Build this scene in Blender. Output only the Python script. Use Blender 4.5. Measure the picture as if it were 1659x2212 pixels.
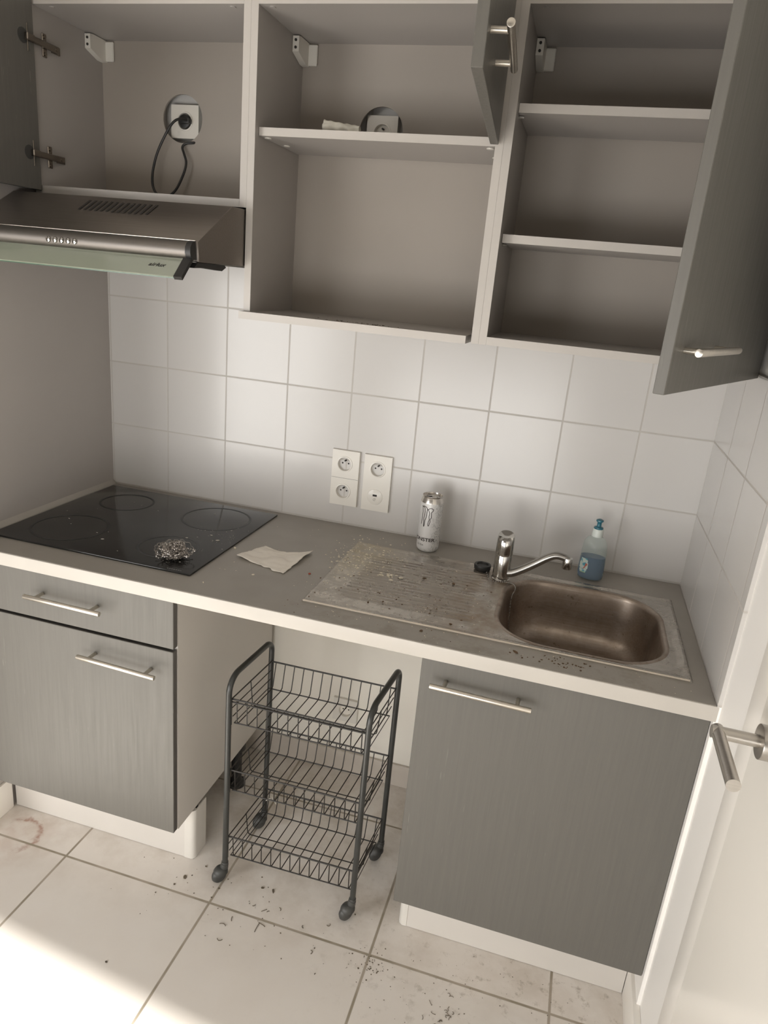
import bpy, bmesh, math, random
from mathutils import Vector, Matrix, noise

for o in list(bpy.data.objects): bpy.data.objects.remove(o, do_unlink=True)
SC = bpy.context.scene
COL = SC.collection
R = math.radians

# ------------------------------------------------------------------ camera
CAMP = Vector((1.4383, -1.9934, 1.6314)); YAW, PITCH, ROLL, FPX = -0.2469, -0.3151, 0.0938, 1530.96
fw = Vector((math.sin(YAW)*math.cos(PITCH), math.cos(YAW)*math.cos(PITCH), math.sin(PITCH)))
rt = Vector((math.cos(YAW), -math.sin(YAW), 0)); up = rt.cross(fw)
r2 = rt*math.cos(ROLL)+up*math.sin(ROLL); u2 = -rt*math.sin(ROLL)+up*math.cos(ROLL)
cd = bpy.data.cameras.new('camera'); cam = bpy.data.objects.new('camera', cd); COL.objects.link(cam)
M = Matrix((r2, u2, -fw)).transposed().to_4x4(); M.translation = CAMP
cam.matrix_world = M
cd.sensor_fit = 'HORIZONTAL'; cd.sensor_width = 36; cd.lens = 36*FPX/1659; cd.clip_start = .02
SC.camera = cam

# ------------------------------------------------------------------ light, world, exposure
SC.view_settings.view_transform = 'Standard'; SC.view_settings.look = 'None'
SC.view_settings.gamma = 1; SC.view_settings.use_curve_mapping = False
SC.view_settings.exposure = 1.18
W = bpy.data.worlds.new('world'); SC.world = W; W.use_nodes = True
bg = W.node_tree.nodes['Background']; bg.inputs[0].default_value = (.90, .88, .86, 1); bg.inputs[1].default_value = 1.0
ROOMTOP = 2.55
WIN = dict(x0=-1.75, x1=-.36, z0=.02, z1=2.12, y=-3.25)
RW_ROT = R(-6)       # unseen rear wall turned to slant the sun patch's edge
def lamp(name, kind, loc, energy, color=(1, 1, 1), **k):
    l = bpy.data.lights.new(name, kind); l.energy = energy; l.color = color
    for a, v in k.items(): setattr(l, a, v)
    o = bpy.data.objects.new(name, l); COL.objects.link(o); o.location = loc
    return o
# sun through the french window: direction of travel
sd = Vector((.66, 1.0, -.93)).normalized()
sun = lamp('sun', 'SUN', (-4, -7, 6), 6.5, (1.0, .965, .90), angle=R(1.3))
sun.rotation_euler = sd.to_track_quat('-Z', 'Y').to_euler()
# daylight entering through the window opening
sky = lamp('window_daylight', 'AREA', ((WIN['x0']+WIN['x1'])/2, WIN['y']+.10, .95), 17, (1.0, .985, .965),
           shape='RECTANGLE', size=1.3, size_y=1.6)
sky.rotation_euler = Vector((0, 1, 0)).to_track_quat('-Z', 'Y').to_euler()
# added fill lamp, low at the rear right, brightening the kitchen from the front
low_fill = lamp('added_low_fill', 'AREA', (.75, WIN['y']+.06, .62), 13, (1.0, .985, .965), shape='RECTANGLE', size=1.3, size_y=.95)
low_fill.rotation_euler = Vector((0, 1, .0)).to_track_quat('-Z', 'Y').to_euler()
SC.cycles.use_denoising = True
SC.cycles.max_bounces = 10; SC.cycles.diffuse_bounces = 6; SC.cycles.glossy_bounces = 4
SC.cycles.transmission_bounces = 8; SC.cycles.transparent_max_bounces = 12
SC.cycles.caustics_reflective = False; SC.cycles.caustics_refractive = False
SC.cycles.sample_clamp_indirect = 6

# ------------------------------------------------------------------ object helpers
OFF = {}
def origin(o):
    v = Vector((0, 0, 0))
    while o is not None: v += o.location; o = o.parent
    return v
def obj(name, bm, mats, parent=None, loc=None, smooth=True, ang=35):
    """one mesh object; bm is in world coordinates"""
    me = bpy.data.meshes.new(name)
    o = bpy.data.objects.new(name, me); COL.objects.link(o)
    if parent is not None: o.parent = parent
    if loc is not None and parent is None: o.location = loc
    off = origin(o)
    bmesh.ops.translate(bm, verts=bm.verts, vec=-off)
    bmesh.ops.recalc_face_normals(bm, faces=bm.faces) if getattr(bm, 'fixn', True) is True else None
    bm.to_mesh(me); bm.free()
    for m in (mats if isinstance(mats, (list, tuple)) else [mats]): me.materials.append(m)
    if smooth:
        me.shade_smooth(); me.set_sharp_from_angle(angle=R(ang))
    return o
def tag(o, label=None, cat=None, group=None, kind=None):
    if label: o['label'] = label
    if cat: o['category'] = cat
    if group: o['group'] = group
    if kind: o['kind'] = kind
    return o
def thing(name, loc, label, cat, group=None):
    o = bpy.data.objects.new(name, None); COL.objects.link(o); o.location = loc; o.empty_display_size = .05
    return tag(o, label, cat, group)
def struct(name, bm, m, parent=None, **k):
    o = obj(name, bm, m, parent, **k)
    if parent is None: o['kind'] = 'structure'
    return o
def B(): return bmesh.new()
def box(bm, x0, x1, y0, y1, z0, z1, bev=0, seg=2, mi=0, M=None):
    r = bmesh.ops.create_cube(bm, size=1)
    vs = r['verts']
    for v in vs:
        v.co = Vector(((x0+x1)/2+v.co.x*(x1-x0), (y0+y1)/2+v.co.y*(y1-y0), (z0+z1)/2+v.co.z*(z1-z0)))
    fs = {f for v in vs for f in v.link_faces}
    for f in fs: f.material_index = mi
    if M is not None: bmesh.ops.transform(bm, matrix=M, verts=vs)
    if bev:
        es = {e for v in vs for e in v.link_edges}
        bmesh.ops.bevel(bm, geom=list(es), offset=bev, segments=seg, profile=.6, affect='EDGES')
    return bm
def sweep(bm, pts, r, seg=10, closed=False, cap=True, mi=0, radii=None):
    pts = [Vector(p) for p in pts]; n = len(pts)
    T = []
    for i in range(n):
        a = pts[(i-1) % n] if (closed or i > 0) else pts[i]
        b = pts[(i+1) % n] if (closed or i < n-1) else pts[i]
        t = (b-a); T.append(t.normalized() if t.length > 1e-9 else Vector((0, 0, 1)))
    ref = Vector((0, 0, 1)) if abs(T[0].z) < .9 else Vector((1, 0, 0))
    N = (ref - T[0]*ref.dot(T[0])).normalized()
    rings = []
    for i in range(n):
        N = (N - T[i]*N.dot(T[i]))
        N = N.normalized() if N.length > 1e-6 else T[i].orthogonal().normalized()
        Bn = T[i].cross(N)
        rr = radii[i] if radii else r
        rings.append([bm.verts.new(pts[i]+(N*math.cos(2*math.pi*k/seg)+Bn*math.sin(2*math.pi*k/seg))*rr) for k in range(seg)])
    m = n if closed else n-1
    for i in range(m):
        a, b = rings[i], rings[(i+1) % n]
        for k in range(seg):
            f = bm.faces.new((a[k], a[(k+1) % seg], b[(k+1) % seg], b[k])); f.material_index = mi
    if cap and not closed:
        bm.faces.new(rings[0][::-1]).material_index = mi; bm.faces.new(rings[-1]).material_index = mi
    return bm
def cyl(bm, p0, p1, r, seg=24, mi=0, bev=0):
    p0, p1 = Vector(p0), Vector(p1); d = (p1-p0).normalized()
    if bev:
        return sweep(bm, [p0, p0+d*bev*.3, p0+d*bev, p1-d*bev, p1-d*bev*.3, p1], r, seg, mi=mi,
                     radii=[r-bev, r-bev*.3, r, r, r-bev*.3, r-bev])
    return sweep(bm, [p0, p1], r, seg, mi=mi)
def lathe(bm, prof, c, seg=32, sx=1, sy=1, mi=0, M=None):
    """profile [(r, z)] about the vertical through c"""
    c = Vector(c); rings = []; allv = []
    for r, z in prof:
        if r < 1e-6:
            v = bm.verts.new(c+Vector((0, 0, z))); rings.append([v]); allv.append(v)
        else:
            ring = [bm.verts.new(c+Vector((r*sx*math.cos(2*math.pi*k/seg), r*sy*math.sin(2*math.pi*k/seg), z))) for k in range(seg)]
            rings.append(ring); allv += ring
    for a, b in zip(rings, rings[1:]):
        for k in range(seg):
            k2 = (k+1) % seg
            if len(a) == 1 and len(b) > 1: f = bm.faces.new((a[0], b[k2], b[k]))
            elif len(b) == 1 and len(a) > 1: f = bm.faces.new((a[k], a[k2], b[0]))
            elif len(a) > 1: f = bm.faces.new((a[k], a[k2], b[k2], b[k]))
            else: continue
            f.material_index = mi
    if M is not None: bmesh.ops.transform(bm, matrix=M, verts=allv)
    return bm
def arc(c, r, a0, a1, n, ax='xz'):
    out = []
    for i in range(n+1):
        a = R(a0+(a1-a0)*i/n); p = [0, 0, 0]
        i0, i1 = {'xz': (0, 2), 'yz': (1, 2), 'xy': (0, 1)}[ax]
        p[i0] = r*math.cos(a); p[i1] = r*math.sin(a); out.append(Vector(c)+Vector(p))
    return out
def smoothpath(pts, n=6):
    pts = [Vector(p) for p in pts]; P = [pts[0]*2-pts[1]]+pts+[pts[-1]*2-pts[-2]]; out = []
    for i in range(1, len(P)-2):
        for k in range(n):
            t = k/n; a, b, c, d = P[i-1], P[i], P[i+1], P[i+2]
            out.append(.5*((2*b)+(c-a)*t+(2*a-5*b+4*c-d)*t*t+(3*b-a-3*c+d)*t**3))
    out.append(pts[-1]); return out
def holed(bm, x0, x1, z0, z1, y, cx, cz, r, depth=0, n=48, mi=0):
    """vertical plate face at y with a round hole; depth > 0 adds the hole's wall going to y+depth"""
    angs = sorted([2*math.pi*k/n for k in range(n)]+[math.atan2(b-cz, a-cx) % (2*math.pi) for a in (x0, x1) for b in (z0, z1)])
    A, O, D = [], [], []
    for a in angs:
        c, s = math.cos(a), math.sin(a)
        t = min([((x1 if c > 0 else x0)-cx)/c if abs(c) > 1e-9 else 9, ((z1 if s > 0 else z0)-cz)/s if abs(s) > 1e-9 else 9])
        A.append(bm.verts.new((cx+r*c, y, cz+r*s))); O.append(bm.verts.new((cx+t*c, y, cz+t*s)))
        if depth: D.append(bm.verts.new((cx+r*c, y+depth, cz+r*s)))
    m = len(angs)
    for k in range(m):
        k2 = (k+1) % m
        if (O[k].co-O[k2].co).length > 1e-7: bm.faces.new((A[k], O[k], O[k2], A[k2])).material_index = mi
        if depth: bm.faces.new((A[k], A[k2], D[k2], D[k])).material_index = mi
def extr(bm, poly, vec, mi=0):
    """solid prism from a planar polygon"""
    a = [bm.verts.new(p) for p in poly]; b = [bm.verts.new(Vector(p)+Vector(vec)) for p in poly]
    n = len(a)
    fs = [bm.faces.new(a), bm.faces.new(b[::-1])]
    for k in range(n): fs.append(bm.faces.new((a[k], b[k], b[(k+1) % n], a[(k+1) % n])))
    for f in fs: f.material_index = mi
    return bm

# ------------------------------------------------------------------ materials
class NT:
    def __init__(s, name):
        s.m = bpy.data.materials.new(name); s.m.use_nodes = True; s.t = s.m.node_tree; s.n = s.t.nodes
        s.b = s.n['Principled BSDF']
    def new(s, t, **k):
        x = s.n.new(t)
        for a, v in k.items(): setattr(x, a, v)
        return x
    def link(s, a, b): s.t.links.new(a, b)
    def setv(s, i, v):
        if isinstance(v, (int, float)): i.default_value = v
        elif isinstance(v, (tuple, list)): i.default_value = tuple(v)+(1,) if len(v) == 3 and len(i.default_value) == 4 else v
        else: s.link(v, i)
    def math(s, op, a, b=0, c=0, clamp=False):
        x = s.new('ShaderNodeMath', operation=op); x.use_clamp = clamp
        s.setv(x.inputs[0], a); s.setv(x.inputs[1], b); s.setv(x.inputs[2], c); return x.outputs[0]
    def mix(s, f, a, b, blend='MIX'):
        x = s.new('ShaderNodeMix', data_type='RGBA', blend_type=blend)
        s.setv(x.inputs[0], f); s.setv(x.inputs[6], a); s.setv(x.inputs[7], b); return x.outputs[2]
    def mapr(s, v, a, b, c=0, d=1):
        x = s.new('ShaderNodeMapRange'); x.clamp = True; s.setv(x.inputs[0], v)
        for i, q in zip((1, 2, 3, 4), (a, b, c, d)): s.setv(x.inputs[i], q)
        return x.outputs[0]
    def pos(s):
        g = s.new('ShaderNodeNewGeometry'); sp = s.new('ShaderNodeSeparateXYZ'); s.link(g.outputs['Position'], sp.inputs[0])
        return g.outputs['Position'], sp.outputs
    def oco(s, scale=(1, 1, 1)):
        c = s.new('ShaderNodeTexCoord'); mp = s.new('ShaderNodeMapping'); s.link(c.outputs['Object'], mp.inputs[0])
        mp.inputs['Scale'].default_value = scale; return mp.outputs[0]
    def noise(s, vec, scale=5, detail=3, rough=.5, dist=0):
        x = s.new('ShaderNodeTexNoise'); s.link(vec, x.inputs['Vector']) if vec is not None else None
        x.inputs['Scale'].default_value = scale; x.inputs['Detail'].default_value = detail
        x.inputs['Roughness'].default_value = rough; x.inputs['Distortion'].default_value = dist
        return x.outputs[0]
    def bump(s, h, strength=.2, dist=.002, nrm=None):
        x = s.new('ShaderNodeBump'); s.link(h, x.inputs['Height']); x.inputs['Strength'].default_value = strength
        x.inputs['Distance'].default_value = dist
        if nrm is not None: s.link(nrm, x.inputs['Normal'])
        s.link(x.outputs[0], s.b.inputs['Normal']); return x.outputs[0]
    def set(s, **k):
        for a, v in k.items():
            nm = {'color': 'Base Color', 'rough': 'Roughness', 'metal': 'Metallic', 'spec': 'Specular IOR Level', 'coat': 'Coat Weight',
                  'trans': 'Transmission Weight', 'ior': 'IOR', 'alpha': 'Alpha', 'aniso': 'Anisotropic'}[a]
            s.setv(s.b.inputs[nm], v)
        return s
def plain(name, color, rough=.5, metal=0, var=.06, scale=8, spec=.5, bump=0, **k):
    n = NT(name); v = n.noise(n.oco(), scale, 4)
    f = n.mapr(v, .3, .7, 1-var, 1+var)
    c = n.mix(1, color, (1, 1, 1), 'MULTIPLY')
    x = n.new('ShaderNodeVectorMath', operation='SCALE'); n.setv(x.inputs[0], color[:3]); n.link(f, x.inputs['Scale'])
    n.set(color=x.outputs[0], rough=rough, metal=metal, spec=spec, **k)
    if bump: n.bump(n.noise(n.oco(), scale*12, 3), bump, .001)
    return n.m

def grid_mask(n, co, o, p, w):
    """1 on the joint, 0 on the tile"""
    a = n.math('DIVIDE', n.math('SUBTRACT', co, o), p)
    fr = n.math('ABSOLUTE', n.math('SUBTRACT', a, n.math('ROUND', a)))
    return n.mapr(fr, w/p*.5, w/p*.95, 1, 0), n.math('FLOOR', a)

def tile_mat(name, ax, ox, px, oz, pz):
    n = NT(name); P, s = n.pos()
    m1, i1 = grid_mask(n, s[ax], ox, px, .0029); m2, i2 = grid_mask(n, s[2], oz, pz, .0029)
    j = n.math('MAXIMUM', m1, m2)
    cmb = n.new('ShaderNodeCombineXYZ'); n.link(i1, cmb.inputs[0]); n.link(i2, cmb.inputs[1])
    wn = n.new('ShaderNodeTexWhiteNoise'); n.link(cmb.outputs[0], wn.inputs[0])
    tone = n.mix(wn.outputs[0], (.60, .582, .56), (.635, .62, .60))
    grime = n.mapr(n.noise(P, 3.1, 5, .6), .5, .75, 0, .10)
    tone = n.mix(grime, tone, (.50, .46, .40))
    n.set(color=n.mix(j, tone, (.52, .495, .46)), rough=n.mapr(j, 0, 1, .20, .7), spec=.38)
    h = n.math('ADD', n.math('MULTIPLY', j, -1), n.math('MULTIPLY', n.noise(P, 9, 1), .5))
    n.bump(h, .35, .0016)
    return n.m
M_TILE = tile_mat('white glazed wall tile', 0, .1943, .2035, 1.1056, .2027)
M_TILER = tile_mat('white glazed wall tile side', 1, 0, .2035, 1.1056, .2027)
M_DIM = plain('dimmed room wall', (.15, .14, .125), .8, var=.02, scale=2)  # unseen room walls coloured dark to cut bounced light on the upper doors
M_WALL = plain('cream wall paint', (.82, .785, .71), .75, var=.03, scale=2, bump=.05)
M_WHITE = plain('white wall paint', (.90, .88, .85), .6, var=.02, scale=2, bump=.04)
M_LWALL = plain('grey wall panel', (.44, .41, .385), .42, var=.03, scale=2)
M_REDGE = plain('gloss white paint', (.91, .88, .83), .3, var=.015, scale=2)

def floor_mat():
    n = NT('beige floor tile'); P, s = n.pos()
    m1, i1 = grid_mask(n, s[0], .2659, .4524, .0045); m2, i2 = grid_mask(n, s[1], -.6503, .4524, .0045)
    j = n.math('MAXIMUM', m1, m2)
    cmb = n.new('ShaderNodeCombineXYZ'); n.link(i1, cmb.inputs[0]); n.link(i2, cmb.inputs[1])
    wn = n.new('ShaderNodeTexWhiteNoise'); n.link(cmb.outputs[0], wn.inputs[0])
    tone = n.mix(wn.outputs[0], (.75, .71, .665), (.79, .755, .715))
    tone = n.mix(n.mapr(n.noise(P, 6, 5, .6), .35, .7, 0, .35), tone, (.69, .63, .57))
    # dirt gathers under and in front of the units
    near = n.mapr(s[1], -.82, -.45, 0, 1)
    d1 = n.math('MULTIPLY', n.mapr(n.noise(P, 7.5, 6, .65), .42, .66), near)
    tone = n.mix(n.math('MULTIPLY', d1, .5), tone, (.40, .33, .25))
    near2 = n.math('MULTIPLY', n.mapr(s[1], -.95, -.6, 0, 1), n.mapr(s[0], .95, 1.35, 0, 1))
    d2 = n.math('MULTIPLY', n.mapr(n.noise(P, 28, 5, .7), .56, .68), near2)
    tone = n.mix(n.math('MULTIPLY', d2, .55), tone, (.26, .22, .16))
    # dried reddish drip ring on the left tile
    dx = n.math('SUBTRACT', s[0], .085); dy = n.math('SUBTRACT', s[1], -.635)
    wob = n.mapr(n.noise(P, 40, 3), 0, 1, -.018, .018)
    rr = n.math('ADD', n.math('SQRT', n.math('ADD', n.math('MULTIPLY', dx, dx), n.math('MULTIPLY', dy, dy))), wob)
    ring = n.mapr(n.math('ABSOLUTE', n.math('SUBTRACT', rr, .062)), .002, .011, 1, 0)
    ring = n.math('MULTIPLY', ring, n.mapr(n.math('ADD', dx, dy), -.03, .03, 0, 1))
    ring = n.math('MULTIPLY', ring, n.mapr(n.noise(P, 60, 2), .35, .6, .3, 1))
    tone = n.mix(n.math('MULTIPLY', ring, .85), tone, (.36, .20, .15))
    halo = n.math('MULTIPLY', n.mapr(rr, .05, .16, .30, 0), n.mapr(n.noise(P, 18, 3), .4, .6))
    tone = n.mix(halo, tone, (.46, .33, .26))
    jc = n.mix(n.mapr(n.noise(P, 12, 2), .4, .6), (.30, .26, .20), (.40, .35, .29))
    n.set(color=n.mix(j, tone, jc), rough=n.mapr(j, 0, 1, .38, .8), spec=.4)
    n.bump(n.math('ADD', n.math('MULTIPLY', j, -1), n.math('MULTIPLY', n.noise(P, 60, 3), .15)), .3, .0015)
    return n.m
M_FLOOR = floor_mat()
M_CARC = plain('pale grey laminate', (.38, .357, .335), .42, var=.02, scale=3)
M_CARC_LIT = plain('lit base unit laminate', (.60, .57, .53), .42, var=.02, scale=3)  # same laminate as the wall units, lightened for the brighter light low down
M_EDGE = plain('pale grey edge band', (.50, .47, .435), .38, var=.02, scale=6)
M_BACK = plain('beige grey back panel', (.34, .305, .268), .62, var=.04, scale=3)
def door_mat():
    n = NT('dark grey wood grain laminate')
    g = n.noise(n.oco((90, 90, 3.2)), 1.6, 6, .65, .3)
    g2 = n.noise(n.oco((420, 420, 9)), 1, 2, .5)
    k = n.math('ADD', n.math('MULTIPLY', g, .7), n.math('MULTIPLY', g2, .3))
    c = n.mix(n.mapr(k, .35, .68), (.122, .116, .103), (.137, .130, .115))
    sc = n.math('MULTIPLY', n.mapr(n.noise(n.oco((260, 260, 14)), 1, 2), .70, .74), n.mapr(n.noise(n.oco(), 5, 2), .5, .62))
    c = n.mix(n.math('MULTIPLY', sc, .35), c, (.34, .33, .29))
    n.set(color=c, rough=n.mapr(k, .3, .7, .50, .40), spec=.5)
    n.bump(k, .10, .0006)
    return n.m
M_DOOR = door_mat()
M_DEDGE = plain('dark door edge', (.085, .078, .07), .45, var=.05)
def metal(name, c, rough, aniso=0, bump=0, var=.1):
    n = NT(name); g = n.noise(n.oco((4, 300, 300)), 1, 3)
    x = n.mix(n.mapr(g, .3, .7), tuple(a*(1-var) for a in c), c)
    n.set(color=x, rough=rough, metal=1, aniso=aniso)
    if bump: n.bump(g, bump, .0004)
    return n.m
M_STEEL = metal('brushed nickel', (.74, .69, .61), .30, .3)
M_CHROME = metal('worn chrome', (.66, .65, .62), .13, var=.15)
M_HOOD = metal('brushed hood steel', (.30, .27, .245), .40, .5, .05)
M_RAIL = metal('satin hood rail', (.25, .23, .21), .5, .1)
M_BLACK = plain('black plastic', (.022, .021, .020), .45, var=.1)
M_DGREY = plain('dark grey plastic', (.050, .050, .047), .45, var=.12)
M_PLAST = plain('white plastic', (.70, .675, .62), .35, var=.02)
M_SOCK = plain('socket white', (.74, .71, .65), .28, var=.02)
M_HOLE = plain('dark hole', (.03, .026, .022), .7, var=.05)
M_WIRE = plain('black coated wire', (.016, .013, .010), .5, var=.1)
M_TUBE = plain('graphite painted tube', (.048, .049, .046), .30, metal=.25, var=.12, scale=14)
def worktop_mat():
    n = NT('grey brown laminate worktop'); P, s = n.pos()
    c = n.mix(n.mapr(n.noise(P, 5, 4), .35, .7), (.315, .292, .258), (.355, .332, .295))
    g = n.math('MULTIPLY', n.mapr(n.noise(P, 14, 6, .7), .5, .7), n.mapr(s[0], .75, 1.0, 0, 1))
    g = n.math('MULTIPLY', g, n.mapr(s[1], -.60, -.5, 1, .15))
    c = n.mix(n.math('MULTIPLY', g, .5), c, (.17, .14, .085))
    sp = n.mapr(n.noise(P, 160, 2), .70, .74)
    c = n.mix(n.math('MULTIPLY', sp, .5), c, (.42, .38, .32))
    n.set(color=c, rough=n.mapr(n.noise(P, 9, 3), .3, .7, .30, .44), spec=.45)
    return n.m
M_WORK = worktop_mat()
M_BAND = plain('light worktop edge', (.54, .51, .465), .34, var=.03, scale=10)
def sink_mat():
    n = NT('grimy stainless steel'); P, s = n.pos()
    br = n.noise(n.oco((6, 260, 260)), 1, 3)
    c = n.mix(n.mapr(br, .3, .7), (.42, .39, .35), (.52, .485, .44))
    wl = n.mapr(s[0], 1.15, 1.32, 0, 1); wl = n.math('MULTIPLY', wl, n.mapr(s[0], 1.33, 1.40, 1, 0))
    g1 = n.math('MULTIPLY', n.mapr(n.noise(P, 11, 6, .68), .38, .62), wl)
    c = n.mix(n.math('MULTIPLY', g1, .75), c, (.22, .135, .06))
    g2 = n.math('MULTIPLY', n.mapr(n.noise(P, 24, 6, .7), .45, .66), n.mapr(s[0], 1.30, 1.42, 1, .35))
    c = n.mix(n.math('MULTIPLY', g2, .22), c, (.13, .11, .08))
    g3 = n.math('MULTIPLY', n.mapr(s[0], .93, 1.08, 1, 0), n.mapr(s[1], -.42, -.25, 0, 1))
    g3 = n.math('MULTIPLY', g3, n.mapr(n.noise(P, 30, 5, .7), .36, .55))
    c = n.mix(n.math('MULTIPLY', g3, .75), c, (.42, .36, .25))
    dirt = n.math('MAXIMUM', n.math('MAXIMUM', g1, g2), g3)
    n.set(color=c, metal=n.mapr(dirt, 0, 1, .95, .25), rough=n.mapr(n.math('ADD', dirt, n.math('MULTIPLY', br, .3)), 0, 1.3, .20, .5))
    n.bump(n.noise(P, 220, 3), .05, .0004)
    return n.m
M_SINK = sink_mat()
def basin_mat():
    n = NT('brown stained basin steel'); P, s = n.pos()
    br = n.noise(n.oco((6, 260, 260)), 1, 3)
    c = n.mix(n.mapr(br, .3, .7), (.36, .30, .25), (.44, .375, .32))
    g = n.mapr(n.noise(P, 13, 6, .66), .42, .66)
    c = n.mix(n.math('MULTIPLY', g, .55), c, (.20, .14, .09))
    g2 = n.mapr(n.noise(P, 60, 4, .7), .62, .7)
    c = n.mix(n.math('MULTIPLY', g2, .6), c, (.10, .07, .04))
    n.set(color=c, metal=n.mapr(g, 0, 1, .95, .6), rough=n.mapr(g, 0, 1, .30, .48))
    n.bump(n.noise(P, 180, 3), .1, .0006)
    return n.m
M_BASIN = basin_mat()
def glass_thin(name, col, fac):
    """thin tinted pane: part see-through, part gloss"""
    n = NT(name); n.set(color=col, rough=.06, trans=0, spec=.6, alpha=fac); return n.m

# ================================================================== SETTING
H = .90; XL = -.014; XR = 1.804; YJ = -.645
rear = Matrix.Translation((1.8, WIN['y']-.12, 0)) @ Matrix.Rotation(RW_ROT, 4, 'Z') @ Matrix.Translation((-1.8, 0, 0))
b = B(); box(b, -2.6, 2.0, -4.4, .1, -.06, 0); struct('floor', b, M_FLOOR, smooth=False)
b = B(); box(b, -2.6, 2.0, -3.42, .1, ROOMTOP, ROOMTOP+.1); struct('ceiling', b, plain('off white ceiling', (.60, .58, .55), .8, var=.02, scale=2), smooth=False)
# back wall: painted below the worktop and above the tiling, glazed tiles between
b = B()
for z0, z1, mi in ((-.05, .898, 0), (.898, 2.117, 1), (2.117, ROOMTOP, 0)): box(b, -2.6, 2.0, 0, .1, z0, z1, mi=mi)
struct('wall_back', b, [M_WALL, M_TILE], smooth=False)
b = B(); box(b, XL-.10, XL, -.72, 0, 0, ROOMTOP, mi=0); struct('wall_left', b, M_LWALL, smooth=False)
b = B(); box(b, -2.6, -2.5, -3.0, .1, -.05, ROOMTOP); struct('wall_living', b, M_DIM, smooth=False)
# right wall: plaster with a door opening, tile cladding standing 8 mm proud beside the worktop
DY0, DY1, DZ = -1.70, -.885, 2.04
b = B()
box(b, 1.812, 1.95, DY1, .1, -.05, ROOMTOP); box(b, 1.812, 1.95, -4.4, DY0, -.05, ROOMTOP); box(b, 1.812, 1.95, DY0, DY1, DZ, ROOMTOP)
box(b, XR, 1.812, YJ, 0, .90, 1.511, mi=1); box(b, XR, 1.812, YJ, 0, 0, .8995, mi=0)
struct('wall_right', b, [M_WHITE, M_TILER], smooth=False)
# rear wall with the french window opening
b = B()
for x0, x1, z0, z1 in ((-4, WIN['x0'], -.05, ROOMTOP), (WIN['x1'], 3, -.05, ROOMTOP), (WIN['x0'], WIN['x1'], WIN['z1'], ROOMTOP), (WIN['x0'], WIN['x1'], -.05, WIN['z0'])):
    box(b, x0, x1, -.1, 0, z0, z1, M=rear)
struct('wall_rear', b, M_DIM, smooth=False)
b = B()
x0, x1, z0, z1 = WIN['x0'], WIN['x1'], WIN['z0'], WIN['z1']
for a, c, d, e in ((x0, x0+.06, z0, z1), (x1-.06, x1, z0, z1), (x0, x1, z1-.06, z1), (x0, x1, z0, z0+.06), (x0+.10, x0+.16, z0, z1)):
    box(b, a, c, -.08, -.03, d, e, M=rear)
struct('window_1', b, M_REDGE, smooth=False)
b = B(); y_ = WIN['y']-.05  # frame and blank pane added to go with the low fill lamp
for a, c, d, e in ((.10, .15, .08, 1.42), (1.45, 1.50, .08, 1.42), (.10, 1.50, 1.37, 1.42), (.10, 1.50, .08, .13)):
    box(b, a, c, y_-.02, y_+.04, d, e)
box(b, .15, 1.45, y_, y_+.012, .13, 1.37)
struct('added_window', b, M_REDGE, smooth=False)
# skirtings
b = B(); box(b, XL, XR, -.012, 0, 0, .083, .002, 1); struct('baseboard_back', b, plain('skirting tile', (.56, .51, .45), .4, var=.05), smooth=False)
b = B(); box(b, 1.795, 1.8125, -.805, -.535, 0, .106, .004, 2); struct('baseboard_right', b, M_REDGE)
b = B(); box(b, XL, XL+.009, -.72, -.545, 0, .106, .003, 2); struct('baseboard_left', b, M_REDGE)
# silicone / cover strip along the left wall at worktop level
b = B(); extr(b, [(XL, -.640, H), (XL+.012, -.640, H), (XL, -.640, H+.013)], (0, .639, 0)); struct('trim_1', b, plain('grey sealing strip', (.42, .39, .35), .4, var=.05), smooth=False)
# door in the right wall
b = B()
for y0, y1, z0, z1 in ((DY1, -.805, 0, DZ+.07), (DY0-.07, DY0, 0, DZ+.07), (DY0, DY1, DZ, DZ+.07)):
    box(b, 1.8075, 1.83, y0, y1, z0, z1, .0015, 2)
struct('trim_2', b, M_REDGE)
door = tag(bpy.data.objects.new('door_1', None), kind='structure'); COL.objects.link(door); door.location = (1.80, -1.3, 0)
b = B(); box(b, 1.803, 1.84, DY0+.003, DY1-.003, .006, DZ-.003, .002, 1)
obj('door_leaf', b, plain('gloss white door', (.91, .88, .82), .16, var=.01, scale=1.5), door)
hy, hz = -.962, 1.030
b = B()
cyl(b, (1.803, hy, hz), (1.785, hy, hz), .0265, 40, bev=.0012)
cyl(b, (1.792, hy, hz), (1.7185, hy, hz), .0098, 24)
# mitred lever pointing away from the latch edge
sweep(b, [(1.728, hy+.0095, hz), (1.728, hy-.128, hz)], .0098, 28)
obj('door_handle', b, metal('satin stainless', (.56, .53, .49), .33, .2), door)

# ================================================================== WORKTOP, HOB
wt = thing('worktop', (.9, -.32, .865), 'long grey-brown laminate worktop with pale front edge, carrying hob and sink', 'worktop')
b = B()
xs = [XL+.001, .925, 1.745, XR-.001]; ys = [-.6415, -.548, -.150, -.001]
for i in range(3):
    for j in range(3):
        if i == 1 and j == 1: continue
        box(b, xs[i], xs[i+1], ys[j], ys[j+1], .866, .90)
bmesh.ops.remove_doubles(b, verts=b.verts, dist=1e-5)
obj('worktop_board', b, M_WORK, wt, smooth=False)
b = B(); box(b, XL+.001, XR+.005, -.6455, -.6405, .865, .8995, .0022, 3); obj('front_edge', b, M_BAND, wt)
tag(wt.children[-1], 'pale cream front edge band')

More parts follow.
